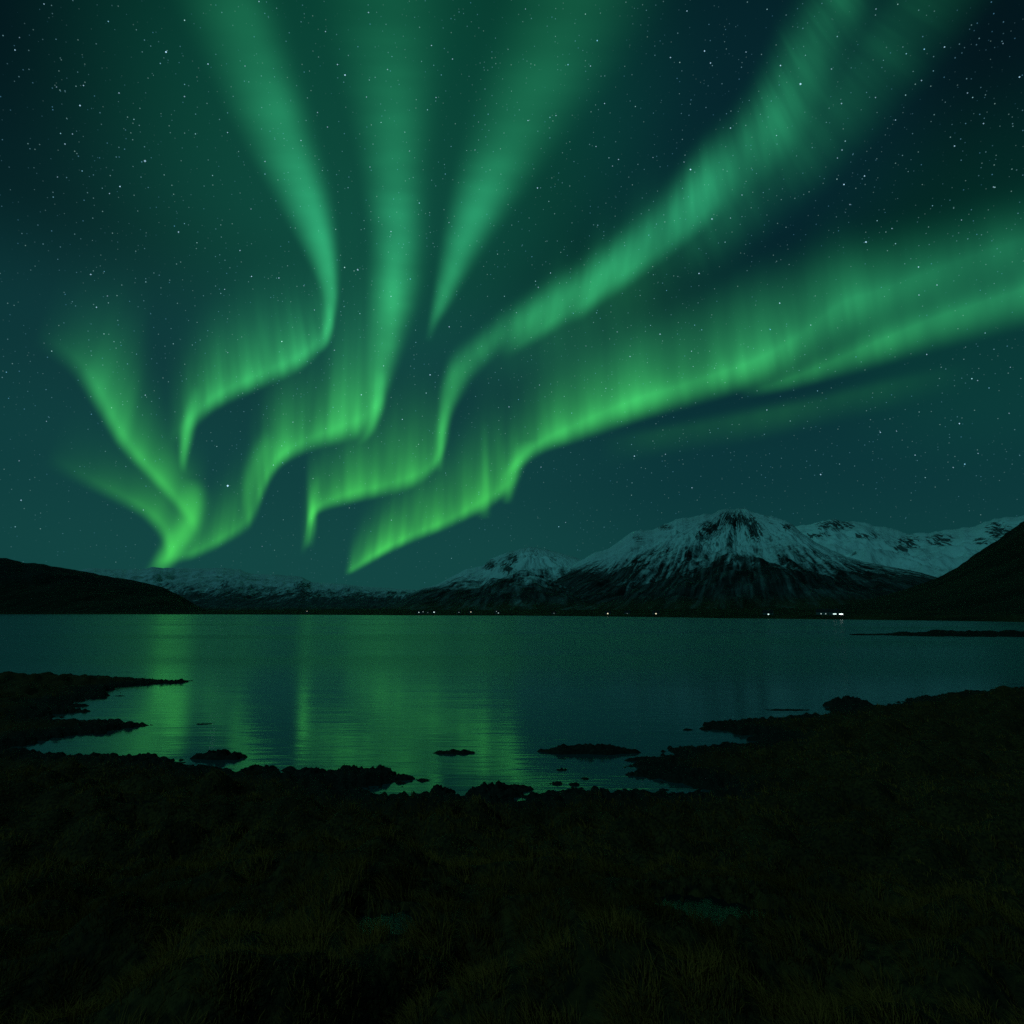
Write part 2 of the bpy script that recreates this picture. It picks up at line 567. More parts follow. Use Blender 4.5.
mountain('snowy_range_left', [(-500, 560), (-200, 566), (0, 572), (75, 570), (90, 568), (120, 570), (150, 568), (185, 569), (220, 568), (235, 570), (250, 574), (280, 575),
          (300, 577), (310, 582), (340, 584), (370, 587), (400, 589), (420, 590), (450, 596), (490, 606), (520, 612)],
         [(-500, 13000), (520, 11500)], [(-500, 7000), (200, 6500), (520, 5000)],
         mountain_material('far_range_rock', 215, 90, snow=(.50, .56, .58), rock=(.026, .032, .034), streak=.75, patch=.6), crags=[(302, 586, 12, 5, .7), (222, 586, 8, 8, .5)], power=1.15, seed=3, relief=1.0)
mountain('snowy_range_right', [(640, 590), (700, 560), (780, 530), (797, 527), (814, 525), (828, 521), (841, 519), (848, 521), (868, 522.5), (888, 527.5), (912, 533.5), (929, 533.7),
          (942, 533), (959, 531), (982, 527), (1002, 520), (1016, 518), (1024, 517.5), (1100, 508), (1250, 530), (1500, 560), (1700, 590)],
         [(640, 8500), (1700, 8000)], [(640, 4500), (1700, 3500)],
         mountain_material('right_range_rock', 170, 110, streak=.55, patch=.8), crags=[(842, 525, 22, 7, .68), (825, 535, 17, 5, .55), (872, 536, 20, 5, .52), (916, 541, 14, 8, .66), (905, 549, 12, 5, .56), (948, 540, 19, 8, .62), (1008, 531, 16, 11, .70), (990, 541, 16, 5, .5)],
         power=1.2, seed=13)
mountain('small_snowy_peak', [(340, 612), (385, 607), (397, 603), (413, 593), (423, 587.5), (436, 585), (451, 577), (466, 569), (483, 566), (490, 559), (503, 554), (520, 549), (531, 547),
          (546, 550), (566, 555), (583, 560.5), (610, 568), (650, 580), (700, 600)],
         [(340, 6200), (700, 6200)], [(340, 2800), (500, 2450), (700, 2300)],
         mountain_material('small_peak_rock', 190, 90, streak=.55), summit=(528, 6200), crags=[(489, 565, 9, 7, .68), (512, 559, 7, 9, .72), (506, 568, 8, 9, .66), (440, 600, 60, 12, .9)],
         power=1.3, seed=23, gfreq=20, rough=.45)
mountain('great_snowy_mountain', [(380, 613), (440, 609), (463, 605), (496, 596), (520, 587), (539, 581), (566, 570), (583, 560), (596, 553), (612, 548), (629, 535.5), (636, 531), (656, 530), (666, 525),
          (679, 520), (699, 516.5), (717, 513.5), (730, 509.5), (744, 508.5), (752, 509), (759, 513.5), (777, 517), (791, 521), (798, 525), (808, 534), (824, 545), (848, 555.5),
          (868, 562), (895, 567), (922, 572), (942, 578), (970, 588), (1010, 602), (1050, 611)],
         [(380, 4200), (560, 4900), (740, 5200), (900, 4700), (1050, 4200)], [(380, 2500), (560, 2350), (740, 2000), (900, 1500), (1050, 1300)],
         mountain_material('great_mountain_rock', 235, 85, streak=.62), summit=(742, 5150),
         crags=[(740, 520, 24, 10, .74), (758, 531, 9, 14, .78), (716, 528, 15, 9, .70), (705, 535, 9, 6, .55), (668, 527, 10, 4, .7), (640, 538, 8, 6, .5), (742, 578, 46, 15, .62), (690, 592, 60, 14, .55), (575, 580, 42, 13, .75), (520, 596, 60, 10, .85), (625, 575, 22, 9, .5), (742, 558, 9, 5, .7), (792, 527, 9, 4, .7), (690, 548, 10, 4, .4)],
         power=1.3, seed=37, gfreq=30, nc=1000, nr=300)
mountain('dark_hill_left', [(-900, 560), (-500, 540), (-200, 548), (-60, 553), (0, 559), (20, 564), (37, 564.5), (50, 567), (80, 572), (100, 576), (130, 580), (160, 587), (180, 596), (197, 606), (212, 613), (240, 616)],
         [(-900, 5600), (240, 4600)], [(-900, 4250), (0, 3350), (240, 3000)],
         mountain_material('dark_hill_rock', 900, 60, rock=(.010, .011, .010), heath=(.014, .012, .007), heath_top=200), power=1.25, seed=43, nc=420, nr=120)
mountain('dark_hill_right', [(660, 615), (760, 611.5), (814, 609), (848, 604), (881, 597), (915, 587), (939, 579), (962, 567), (982, 554), (1002, 542), (1024, 528), (1060, 505), (1120, 470), (1250, 430), (1500, 400), (1800, 420)],
         [(660, 1900), (1024, 2000), (1800, 1700)], [(660, 1150), (850, 900), (1024, 620), (1800, 520)],
         mountain_material('right_hill_rock', 1500, 60, rock=(.010, .010, .008), heath=(.015, .012, .006), heath_top=260), power=1.3, seed=53, nc=420, nr=140, rough=1.5)

# a low spit of shingle on the right-hand water
a = np.linspace(0, 1, 260); b = np.linspace(-1, 1, 25)
Aa, Bb = np.meshgrid(a, b)
p0, p1 = to_plane(852, 635.0), to_plane(1300, 636.5)
cx = p0[0] + (p1[0] - p0[0]) * Aa; cy = p0[1] + (p1[1] - p0[1]) * Aa
wid = 8.0 * sstep(Aa, -.03, .16) ** .8 + 1.2
wid = wid * (1 + .5 * fbm(Aa * 30, Aa * 0 + 4, 3, 8))
SX = cx; SY = cy + Bb * wid + 1.6 * fbm(Aa * 22, Aa * 0, 3, 5)
SZ = (1 - Bb ** 2) * (.30 + .70 * sstep(Aa, .04, .22)) * (1 + .6 * fbm(SX * .22, SY * .3, 4, 61)) - .16
shingle, t, p = principled('shingle', (.016, .014, .011), .95, .1)
mesh_obj('shingle_spit', np.stack([SX, SY, SZ], -1).reshape(-1, 3), grid_faces(25, 260), shingle, smooth=True)['kind'] = 'structure'

# ------------------------------------------------------------------ aurora
AUR_H = 10000.0                 # altitude of the curtains' lower border
def aurora_material():
    m, t, out = material('auroral_light')
    v = t.attr('v'); rise = t.attr('rise')
    up = t.smooth(v, 0.0, rise)
    dn = t.math('POWER', t.smooth(v, rise, 1.0, 1.0, 0.0), 1.9)
    q = t.math('DIVIDE', t.math('SUBTRACT', v, rise), t.math('SUBTRACT', 1.0, rise), clamp=True)
    core = t.math('MULTIPLY', t.math('EXPONENT', t.math('MULTIPLY', q, -7.0)), .56)
    skirt = t.math('MULTIPLY', t.math('EXPONENT', t.math('MULTIPLY', q, -2.2)), .46)
    long_tail = t.math('MULTIPLY', t.math('ADD', core, skirt), t.smooth(q, .2, 1.0, 1.0, 0.0))
    tl = t.attr('tail')
    dn = t.math('ADD', t.math('MULTIPLY', long_tail, tl), t.math('MULTIPLY', dn, t.math('SUBTRACT', 1.0, tl)))
    prof = t.math('MULTIPLY', up, dn)
    u = t.attr('u')
    r1 = t.noise(t.combine(t.math('MULTIPLY', u, .055), t.math('MULTIPLY', v, .55)), 1.0, 2, .5, '2D')
    r2 = t.noise(t.combine(t.math('MULTIPLY', u, .016), t.math('MULTIPLY', v, .4)), 1.0, 3, .6, '2D')
    rays = t.math('MULTIPLY', t.smooth(r1, .25, .75, .88, 1.12), t.smooth(r2, .25, .75, .54, 1.46))
    rays = t.math('ADD', t.math('MULTIPLY', t.math('SUBTRACT', rays, 1.0), t.attr('ray')), 1.0)
    st = t.math('MULTIPLY', t.math('MULTIPLY', prof, rays), t.attr('glow'))
    col = t.mix(t.attr('low'), (.034, .46, .185), (.056, .56, .058))
    em = t.node('ShaderNodeEmission')
    t.link(col, em.inputs['Color'])
    t.link(st, em.inputs['Strength'])
    tr = t.node('ShaderNodeBsdfTransparent')
    ad = t.node('ShaderNodeAddShader')
    t.link(em.outputs[0], ad.inputs[0])
    t.link(tr.outputs[0], ad.inputs[1])
    t.link(ad.outputs[0], out.inputs['Surface'])
    m.cycles.emission_sampling = 'NONE'
    return m
AUR = aurora_material()
LAYERS = 5

def pix_dirs(P):
    cx, cy = (P[:, 0] - 512) / FPX, (512 - P[:, 1]) / FPX
    c, s = math.cos(PITCH), math.sin(PITCH)
    return np.stack([cx, c - cy * s, s + cy * c], -1)

def strip(pts, rise=.22, ray=1.0, thick=.0018, nu=170, nv=22):
    """pts: rows of (x, y of the lower border, x, y where the light has faded out above, brightness[, rise]); real curtain at its own altitude"""
    ends = rise if isinstance(rise, tuple) else (rise, rise)
    rise = ends[0]
    P = np.array([list(p) + [ends[0] + (ends[1] - ends[0]) * i / (len(pts) - 1)] for i, p in enumerate(pts)], float)
    tail = rise < .405
    ext = .65 if tail else .10
    P[:, 2:4] += (P[:, 2:4] - P[:, 0:2]) * ext
    if tail:
        P[:, 5] = P[:, 5] * .30 + .04
        P[:, 4] *= 1.20
    Q = catmull(P, nu)
    lo, hi = pix_dirs(Q[:, :2]), pix_dirs(Q[:, 2:4])
    dl = np.hypot(lo[:, 0], lo[:, 1]); dh = np.hypot(hi[:, 0], hi[:, 1])
    k = AUR_H / np.maximum(lo[:, 2], .02)
    B = lo * k[:, None]
    Tp = hi * (k * dl / dh)[:, None]
    arc = np.concatenate([[0], np.cumsum(np.hypot(*np.diff(Q[:, :2], axis=0).T))])
    out_V, out_F, at = [], [], {n: [] for n in ('u', 'v', 'rise', 'glow', 'low', 'ray', 'tail')}
    nrm = np.gradient(B, axis=0); nrm = np.stack([-nrm[:, 1], nrm[:, 0], 0 * nrm[:, 0]], -1)
    nrm /= np.linalg.norm(nrm, axis=1)[:, None] + 1e-9
    view = B / np.linalg.norm(B, axis=1)[:, None]
    vv = np.linspace(0, 1, nv)
    base = 0
    for l in range(LAYERS):
        off = (l - (LAYERS - 1) / 2) * thick
        Bl = B + nrm * (off * k * .9)[:, None]
        Tl = Tp + nrm * (off * k * .9)[:, None]
        V = Bl[None] * (1 - vv[:, None, None]) + Tl[None] * vv[:, None, None]
        V[..., 2] += CAM_Z
        out_V.append(V.reshape(-1, 3)); out_F.append(grid_faces(nv, nu) + base); base += nu * nv
        row = Q[:, 1][None] * (1 - vv[:, None]) + Q[:, 3][None] * vv[:, None]
        one = np.ones((nv, nu))
        at['u'].append((arc[None] + l * 1.3 + P[0, 0]) * one); at['v'].append(vv[:, None] * one)
        at['rise'].append(np.clip(Q[:, 5], .05, .9)[None] * one)
        at['glow'].append(np.maximum(Q[:, 4], 0)[None] * one * .84 / LAYERS)
        at['low'].append(sstep(row, 200, 540)); at['ray'].append(ray * one); at['tail'].append(float(tail) * one)
    return np.concatenate(out_V), np.concatenate(out_F), {k: np.concatenate([a.ravel() for a in v]) for k, v in at.items()}

def aurora(label, strips):
    Vs, Fs, at, base = [], [], {}, 0
    for V, F, a in strips:
        Vs.append(V); Fs.append(F + base); base += len(V)
        for k, v in a.items(): at.setdefault(k, []).append(v)
    o = mesh_obj('aurora_curtain', np.concatenate(Vs), np.concatenate(Fs), AUR, attrs={k: np.concatenate(v) for k, v in at.items()}, smooth=True)
    tag(o, label, 'aurora', 'curtains of northern lights')
    return o

aurora('faint green aurora curtain at far left with bright foot above the left snowy range', [
    strip([(30, 350, 60, 262, 0), (55, 366, 85, 275, .09), (74, 383, 112, 292, .24), (94, 413, 132, 330, .56), (117, 449, 140, 372, .72), (141, 475, 160, 415, .50),
           (166, 501, 182, 445, .50), (184, 522, 200, 470, .45), (196, 540, 208, 490, 0)], .30, .8),
    strip([(40, 470, 70, 400, 0), (78, 488, 100, 430, .09), (117, 507, 135, 452, .22), (143, 522, 165, 470, .42), (160, 543, 186, 488, .50), (166, 566, 194, 515, .25)], .35, .6),
    strip([(176, 478, 206, 478, 0), (174, 500, 212, 494, .42), (172, 518, 210, 515, .66), (160, 540, 202, 536, .80), (148, 560, 184, 560, .78), (140, 575, 164, 578, 0)], .5, .4)])
aurora('green aurora curtain from top left, hooking left to a bright hanging point', [
    strip([(140, -60, 262, -60, .12), (162, 0, 284, -5, .18), (197, 70, 304, 66, .30), (234, 140, 322, 136, .48), (272, 205, 336, 200, .66), (301, 255, 341, 250, .80),
           (317, 290, 341, 288, .80), (321, 318, 337, 316, .78), (318, 340, 333, 338, .50), (310, 356, 326, 352, 0)], .55, .3),
    strip([(334, 330, 322, 262, .10), (324, 352, 312, 278, .50), (300, 374, 290, 292, .60), (270, 388, 262, 302, .62), (240, 401, 232, 318, .66), (213, 415, 207, 335, .66), (196, 430, 190, 350, .50), (180, 445, 172, 370, .20), (170, 450, 165, 390, 0)], .30, 1.0),
    strip([(185, 478, 179, 468, 0), (188, 462, 178, 452, .60), (194, 440, 178, 430, .85), (200, 415, 184, 405, .50), (204, 390, 190, 380, 0)], .45, .3)])
aurora('broad green aurora curtain from top centre, its folded border sweeping down left', [
    strip([(150, 570, 158, 530, 0), (168, 566, 176, 515, .22), (195, 561, 205, 500, .30), (234, 542, 240, 470, .36), (252, 528, 250, 445, .42), (261, 506, 258, 425, .50), (271, 483, 268, 405, .60), (284, 467, 284, 385, .62),
           (312, 454, 315, 360, .64), (344, 446, 348, 330, .66), (364, 440, 366, 310, .62), (378, 426, 378, 300, .35), (386, 410, 386, 300, 0)], .24, 1.1),
    strip([(250, 536, 238, 500, 0), (254, 520, 240, 470, .28), (262, 496, 248, 445, .34), (274, 474, 258, 430, .25), (286, 460, 270, 420, 0)], .5, .3),
    strip([(290, -60, 490, -60, .08), (305, 0, 478, 0, .12), (326, 70, 458, 70, .19), (344, 130, 444, 130, .29), (356, 190, 437, 190, .44), (363, 240, 434, 240, .56), (363, 290, 427, 290, .66),
           (364, 330, 415, 330, .62), (366, 365, 402, 365, .60), (367, 395, 391, 393, .68), (366, 415, 385, 413, .60), (362, 432, 378, 430, .35), (354, 446, 368, 444, 0)], .45, .5),
    strip([(378, 240, 404, 240, 0), (376, 280, 406, 280, .14), (374, 330, 404, 330, .10), (370, 370, 398, 370, 0)], .5, .3),
    strip([(320, 440, 332, 250, 0), (345, 436, 352, 250, .10), (362, 430, 366, 250, .10), (380, 420, 380, 250, 0)], .3, 1.6)])
aurora('green aurora ribbon right of the dark lane at top centre, fanning out upwards', [
    strip([(505, -70, 720, -70, .10), (490, -5, 690, 0, .14), (474, 60, 645, 62, .20), (458, 125, 586, 132, .30), (447, 180, 536, 190, .48), (439, 230, 498, 240, .62), (434, 270, 470, 280, .64), (430, 300, 454, 306, .48), (427, 322, 440, 326, .20), (424, 342, 432, 344, 0)], .42, .35)])
aurora('long green aurora curtain across the middle, climbing in soft rays to the top right', [
    strip([(302, 560, 300, 520, 0), (308, 546, 306, 495, .26), (311, 528, 309, 472, .62), (320, 515, 316, 455, .66), (348, 507, 345, 428, .62), (375, 501, 375, 418, .58), (402, 495, 402, 405, .56), (422, 486, 424, 400, .52),
           (436, 472, 436, 400, .42), (444, 455, 446, 385, .20), (450, 440, 452, 380, 0)], .22, 1.0),
    strip([(302, 548, 314, 550, 0), (305, 530, 317, 530, .42), (307, 512, 318, 512, .70), (308, 495, 319, 495, .32), (310, 475, 322, 475, 0)], .5, .2),
    strip([(434, 472, 444, 474, 0), (435, 452, 446, 452, .55), (435, 430, 450, 430, .78), (437, 408, 458, 408, .58), (440, 385, 474, 385, .30), (446, 360, 488, 362, 0)], .42, .3),
    strip([(438, 436, 436, 385, 0), (452, 404, 449, 350, .28), (473, 383, 471, 330, .36), (497, 362, 496, 308, .38), (523, 350, 524, 288, .42), (551, 335, 554, 268, .46), (582, 319, 586, 248, .46), (612, 300, 616, 226, .46),
           (642, 281, 646, 200, .46), (672, 260, 672, 168, .43), (714, 228, 700, 132, .38), (764, 190, 736, 92, .34), (804, 150, 758, 54, .31), (830, 104, 776, 14, .27), (856, 54, 796, -22, .24), (892, -8, 826, -66, .18), (926, -60, 850, -116, .14)], .42, .85),
    strip([(500, 366, 502, 320, 0), (525, 353, 529, 300, .16), (548, 340, 555, 270, .30), (566, 330, 575, 262, .10), (584, 322, 596, 240, .34), (604, 308, 614, 225, .20), (628, 292, 640, 200, .28), (652, 275, 664, 185, .14), (690, 246, 694, 160, .16), (730, 212, 726, 130, 0)], .40, .5),
    strip([(470, 420, 470, 330, 0), (560, 380, 545, 270, .10), (680, 312, 640, 190, .16), (780, 240, 720, 120, .16), (870, 160, 790, 60, .14), (960, 60, 850, -10, .10), (1040, -40, 900, -90, .06)], .45, .6)])
aurora('brightest green aurora curtain, lowest of all, streaming out to the right edge', [
    strip([(345, 578, 348, 545, 0), (354, 574, 358, 530, .55), (367, 567, 372, 512, .72), (387, 556, 392, 496, .68), (414, 544, 416, 478, .62), (445, 532, 446, 462, .58), (469, 521, 470, 440, .60), (484, 514, 485, 425, .66),
           (500, 503, 501, 415, .62), (512, 492, 512, 410, .40), (522, 480, 522, 410, 0)], .20, 1.1),
    strip([(474, 520, 492, 520, 0), (477, 500, 492, 500, .42), (479, 475, 491, 475, .36), (480, 445, 489, 445, .14), (480, 420, 490, 420, 0)], .5, .2),
    strip([(500, 505, 513, 505, 0), (501, 490, 518, 488, .50), (503, 472, 526, 468, .62), (508, 455, 540, 450, .40), (514, 440, 552, 438, 0)], .45, .3),
    strip([(500, 488, 505, 440, 0), (517, 474, 516, 415, .48), (543, 456, 538, 392, .66), (574, 446, 568, 372, .74), (602, 437, 596, 358, .80), (641, 424, 632, 345, .76), (683, 412, 674, 338, .72), (724, 401, 715, 326, .64), (766, 388, 755, 312, .56), (808, 366, 795, 290, .46),
           (848, 344, 835, 255, .33), (890, 324, 880, 252, .24), (952, 300, 942, 232, .16), (1030, 276, 1020, 208, .12), (1120, 255, 1110, 185, .08)], (.24, 1.0), .7),
    strip([(740, 402, 736, 372, 0), (790, 393, 784, 348, .24), (830, 383, 822, 330, .38), (862, 375, 852, 315, .42), (905, 363, 892, 298, .42), (952, 351, 940, 280, .40), (1030, 332, 1020, 256, .40), (1130, 305, 1120, 215, .34)], (.4, 1.1), .5),
    strip([(500, 470, 500, 350, 0), (560, 445, 545, 310, .08), (640, 424, 620, 280, .13), (740, 392, 720, 250, .14), (850, 350, 830, 225, .13), (960, 320, 940, 200, .11), (1100, 280, 1080, 160, .08)], .42, .4),
    strip([(600, 474, 600, 432, 0), (650, 462, 648, 424, .05), (730, 450, 726, 408, .08), (810, 434, 806, 392, .08), (900, 412, 892, 372, .05), (980, 392, 972, 356, 0)], .6, .4)])

# ------------------------------------------------------------------ bright stars
STAR_PX = []
for (s, ox, oy, L) in [
    (2.0, 0, 0, [(88, 8), (290, 322), (332, 104), (113, 174), (160, 211), (167, 171), (518, 3), (651, 63), (675, 129), (690, 150), (737, 25), (905, 118), (872, 195), (455, 265), (530, 323), (733, 194), (740, 334),
                 (819, 302), (775, 139), (602, 281), (357, 464), (219, 387), (240, 373), (115, 354), (182, 549), (480, 501), (503, 553), (716, 540), (950, 300), (957, 244), (898, 445), (502, 418), (130, 288),
                 (145, 268), (238, 186), (369, 193), (39, 75), (30, 100), (416, 128), (490, 132), (863, 91), (782, 463), (635, 225), (655, 254)]),
    (2.0, 512, 0, [(27, 18), (350, 22), (317, 115), (397, 126), (385, 102), (468, 104), (577, 168), (537, 131), (639, 138), (728, 18), (659, 207), (727, 195), (767, 240), (819, 161), (911, 186), (943, 247), (982, 87),
                   (865, 94), (357, 339), (400, 438), (437, 436), (660, 300), (651, 316), (664, 369), (676, 409), (705, 352), (708, 484), (760, 457), (813, 534), (814, 590), (850, 570), (899, 440), (963, 374),
                   (885, 292), (168, 293), (185, 207), (157, 132), (88, 231), (32, 241), (77, 546), (282, 315), (344, 324), (529, 271), (437, 256), (374, 547), (460, 390), (213, 319), (201, 332), (51, 376), (1015, 154)]),
    (2.56, 0, 260, [(232, 37), (275, 92), (247, 121), (644, 42), (714, 46), (575, 75), (583, 237), (372, 346), (583, 578), (750, 415), (700, 525), (49, 514), (54, 615), (671, 733), (119, 413), (856, 231), (925, 345),
                    (778, 66), (805, 128), (367, 640), (982, 271), (1001, 93)]),
    (2.56, 250, 260, [(275, 24), (738, 70), (682, 135), (940, 184), (860, 220), (663, 376), (745, 530), (808, 672), (461, 294), (390, 408), (510, 171), (973, 247), (741, 320), (362, 666), (984, 502)]),
    (2.415, 600, 200, [(240, 177), (434, 249), (145, 324), (509, 302), (225, 402), (221, 365), (403, 507), (677, 561), (716, 558), (761, 616), (853, 646), (912, 436), (988, 515), (991, 404), (789, 373), (868, 540),
                       (533, 663), (222, 695), (158, 614), (913, 612), (302, 441)])]:
    STAR_PX += [(ox + x / s, oy + y / s) for x, y in L]
BIG = {(145, 161): 1.9, (291.5 / 2.56 * 2, 0): 1, (227.7, 485.8): 1.9, (800.5, 84): 1.7, (690.5, 169.5): 1.5, (712, 219): 1.5, (166, 52): 1.3, (345, 75): 1.4, (865.4, 241.4): 1.5, (178.5, 232): 1.3}
SR = 600000.0
OCT = np.array([(1, 0, 0), (-1, 0, 0), (0, 1, 0), (0, -1, 0), (0, 0, 1), (0, 0, -1)], float)
OF = np.array([(0, 2, 4), (2, 1, 4), (1, 3, 4), (3, 0, 4), (2, 0, 5), (1, 2, 5), (3, 1, 5), (0, 3, 5)])
SVs, SFs, SB = [], [], []
for i, (x, y) in enumerate(STAR_PX):
    k = rng.uniform(.75, 1.15)
    for (bx, by), w in BIG.items():
        if abs(bx - x) < 3 and abs(by - y) < 3: k = w
    d = np.array(pix_dir(x, y))
    SVs.append(OCT * (SR * .00085 * k ** .8) + d * SR)
    SFs.append(OF + 6 * i)
    SB += [min(k, 1.6) * rng.uniform(.35, .9)] * 6
m, t, out = material('starlight')
em = t.node('ShaderNodeEmission')
em.inputs['Color'].default_value = (.45, .78, 1.0, 1)
t.link(t.attr('shine'), em.inputs['Strength'])
t.link(em.outputs[0], out.inputs['Surface'])
m.cycles.emission_sampling = 'NONE'
so = mesh_obj('stars', np.concatenate(SVs), np.concatenate(SFs), m, attrs={'shine': SB})
so['kind'] = 'stuff'
tag(so, 'bright white and blue stars scattered over the night sky', 'stars')

# ------------------------------------------------------------------ lit houses and lamps on the far shore
wall_m = principled('house_wall', (.10, .10, .10))[0]
roof_m = principled('house_roof', (.02, .02, .022))[0]
pole_m = principled('lamp_pole', (.05, .05, .05))[0]
def light_mat(name, col, s):
    m, t, out = material(name)
    em = t.node('ShaderNodeEmission')
    em.inputs['Color'].default_value = (*col, 1)
    em.inputs['Strength'].default_value = s
    t.link(em.outputs[0], out.inputs['Surface'])
    return m

def box(x0, x1, y0, y1, z0, z1):
    V = [(x0, y0, z0), (x1, y0, z0), (x1, y1, z0), (x0, y1, z0), (x0, y0, z1), (x1, y0, z1), (x1, y1, z1), (x0, y1, z1)]
    return V, [(0, 3, 2, 1), (4, 5, 6, 7), (0, 1, 5, 4), (1, 2, 6, 5), (2, 3, 7, 6), (3, 0, 4, 7)]

def house(px, py, w, win_w, win_h, bright, col, label, extra=3.0):
    r = float(interp(px, SHORE_DIST)) + 60
    X, Y = polar(np.array(float(px)), np.array(r))
    z = float(far_shore_z(np.array(float(px)), np.array(r)))
    rot = -math.atan2(float(X), float(Y)) + random.uniform(-.15, .15)
    h = empty('lakeside_house', (float(X), float(Y), z - .3), rot)
    tag(h, label, 'house', 'houses along the far shore')
    zl = max(CAM_Z + (HORIZON - py) / FPX * r - z + .3, 1.2)     # height of the lit window above the foot of the wall
    hw, d, wh = w / 2, 3.2, max(3.0, zl + win_h / 2 + .5)
    V, F = box(-hw, hw, -d, d, 0, wh)
    V += [(-hw, 0, wh + 2.0), (hw, 0, wh + 2.0)]
    F = [f for f in F if f != (4, 5, 6, 7)] + [(5, 6, 9), (7, 4, 8)]
    mesh_obj('wall', V, F, wall_m, h)
    e = .35
    V = [(-hw - e, -d - e, wh - .18), (hw + e, -d - e, wh - .18), (hw + e, 0, wh + 2.05), (-hw - e, 0, wh + 2.05), (hw + e, d + e, wh - .18), (-hw - e, d + e, wh - .18)]
    V += [(a, b, c + .22) for a, b, c in V]
    rf = mesh_obj('roof', V, [(0, 3, 2, 1), (3, 5, 4, 2), (6, 7, 8, 9), (9, 8, 10, 11), (0, 1, 7, 6), (4, 5, 11, 10), (1, 2, 8, 7), (2, 4, 10, 8), (3, 0, 6, 9), (5, 3, 9, 11)], roof_m, h)
    V, F = box(hw * .4 - .3, hw * .4 + .3, -.3, .3, wh + 1.5, wh + 3.0)
    mesh_obj('chimney', V, F, wall_m, rf)
    V, F = box(-win_w / 2, win_w / 2, -d - .06, -d - .01, zl - win_h / 2, zl + win_h / 2)
    mesh_obj('window', V, F, light_mat('window_light', col, bright * .5), h)
    V, F = box(hw * .62 - .45, hw * .62 + .45, -d - .05, -d - .01, .3, 2.2)
    mesh_obj('door', V, F, roof_m, h)
    return h

COLD = (.72, 1.0, .95); WARM = (1.0, .92, .62)
HOUSES = [
    (307, 611.4, 10, 2.4, 1.4, .9, WARM, 'lone dim-lit house on the far shore under the left snowy range'),
    (419, 612.4, 9, 1.9, 1.5, 1.6, COLD, 'lit house on the far shore, leftmost of the cluster below the small snowy peak'),
    (423, 611.9, 7, 1.4, 1.2, 1.1, COLD, 'dimmer lit house close beside the leftmost lit house of the far shore cluster'),
    (428, 612.6, 7, 1.0, 1.0, .6, COLD, 'faintest house in the cluster of lights below the small snowy peak'),
    (434, 612.2, 10, 2.3, 2.0, 2.2, COLD, 'brightest lit house of the cluster below the small snowy peak'),
    (459, 612.4, 8, 1.1, 1.1, .9, COLD, 'faint single lit house on the far shore, right of the left-hand light cluster'),
    (471, 612.0, 9, 1.8, 1.6, 1.5, WARM, 'warm lit house on the far shore below the small peak, standing alone'),
    (496.5, 611.5, 7, 1.2, 1.2, 1.0, COLD, 'upper of the two close lights left of the great mountain'),
    (498.6, 613.0, 8, 1.6, 1.3, 1.3, COLD, 'lower of the two close lights left of the great mountain'),
    (554, 613.2, 8, .9, .9, .7, COLD, 'very faint lit house on the far shore below the saddle of the two peaks'),
    (608, 613.6, 9, 1.7, 1.4, 2.3, WARM, 'warm bright lit house below the left flank of the great mountain'),
    (627.5, 613.7, 8, .7, .7, .6, COLD, 'faint house between the two bright houses below the left flank of the great mountain'),
    (656, 613.9, 9, 1.5, 1.2, 2.3, WARM, 'bright lit house below the great mountain, right of the faint one'),
    (768, 614.5, 9, 1.2, .9, 3.0, COLD, 'lone bright lit house directly below the summit of the great mountain'),
    (821.5, 614.3, 8, .9, .8, 1.0, COLD, 'dim lit house, leftmost of the bright cluster at right'),
    (826, 613.8, 6, .8, .7, 1.0, COLD, 'small dim lit house, second from left in the bright cluster at right'),
    (834.5, 614.0, 8, 2.6, .8, 3.0, COLD, 'house with a long lit window beside the brightest light of the far shore'),
]
for a in HOUSES: house(*a)

def yard_lamp(px, py, label):
    r = float(interp(px, SHORE_DIST)) + 34
    X, Y = polar(np.array(float(px)), np.array(r))
    z = float(far_shore_z(np.array(float(px)), np.array(r)))
    zl = max(CAM_Z + (HORIZON - py) / FPX * r - z, 1.5)
    o = empty('flood_lamp', (float(X), float(Y), z - .2), -math.atan2(float(X), float(Y)))
    tag(o, label, 'lamp')
    n = 10
    a = np.linspace(0, 2 * math.pi, n, endpoint=False)
    V = [(.09 * math.cos(q), .09 * math.sin(q), 0) for q in a] + [(.06 * math.cos(q), .06 * math.sin(q), zl + .1) for q in a]
    mesh_obj('pole', V, [(i, (i + 1) % n, n + (i + 1) % n, n + i) for i in range(n)], pole_m, o)
    V, F = box(-1.5, 1.5, -.25, .12, zl + .36, zl + .46)
    hd = mesh_obj('lamp_hood', V, F, pole_m, o)
    V, F = box(-1.4, 1.4, -.30, .05, zl - .34, zl + .34)
    mesh_obj('lamp_glass', V, F, light_mat('flood_light', (.80, 1.0, .95), 3.2), hd)
yard_lamp(841, 613.9, 'brightest white flood lamp on the far shore, mirrored in the water, at right')

# ------------------------------------------------------------------ rocks standing in the shallows
rock_m, t, p = principled('wet_dark_rock', (.014, .012, .010), .85, .12)
geo = t.node('ShaderNodeNewGeometry')
n = t.noise(geo.outputs['Position'], 9.0, 6, .65)
t.link(t.mix(t.smooth(n, .35, .68), (.010, .009, .008), (.032, .026, .018)), p.inputs['Base Color'])
b = t.node('ShaderNodeBump', i_Strength=.8, i_Distance=.05)
t.link(n, b.inputs['Height'])
t.link(b.outputs[0], p.inputs['Normal'])

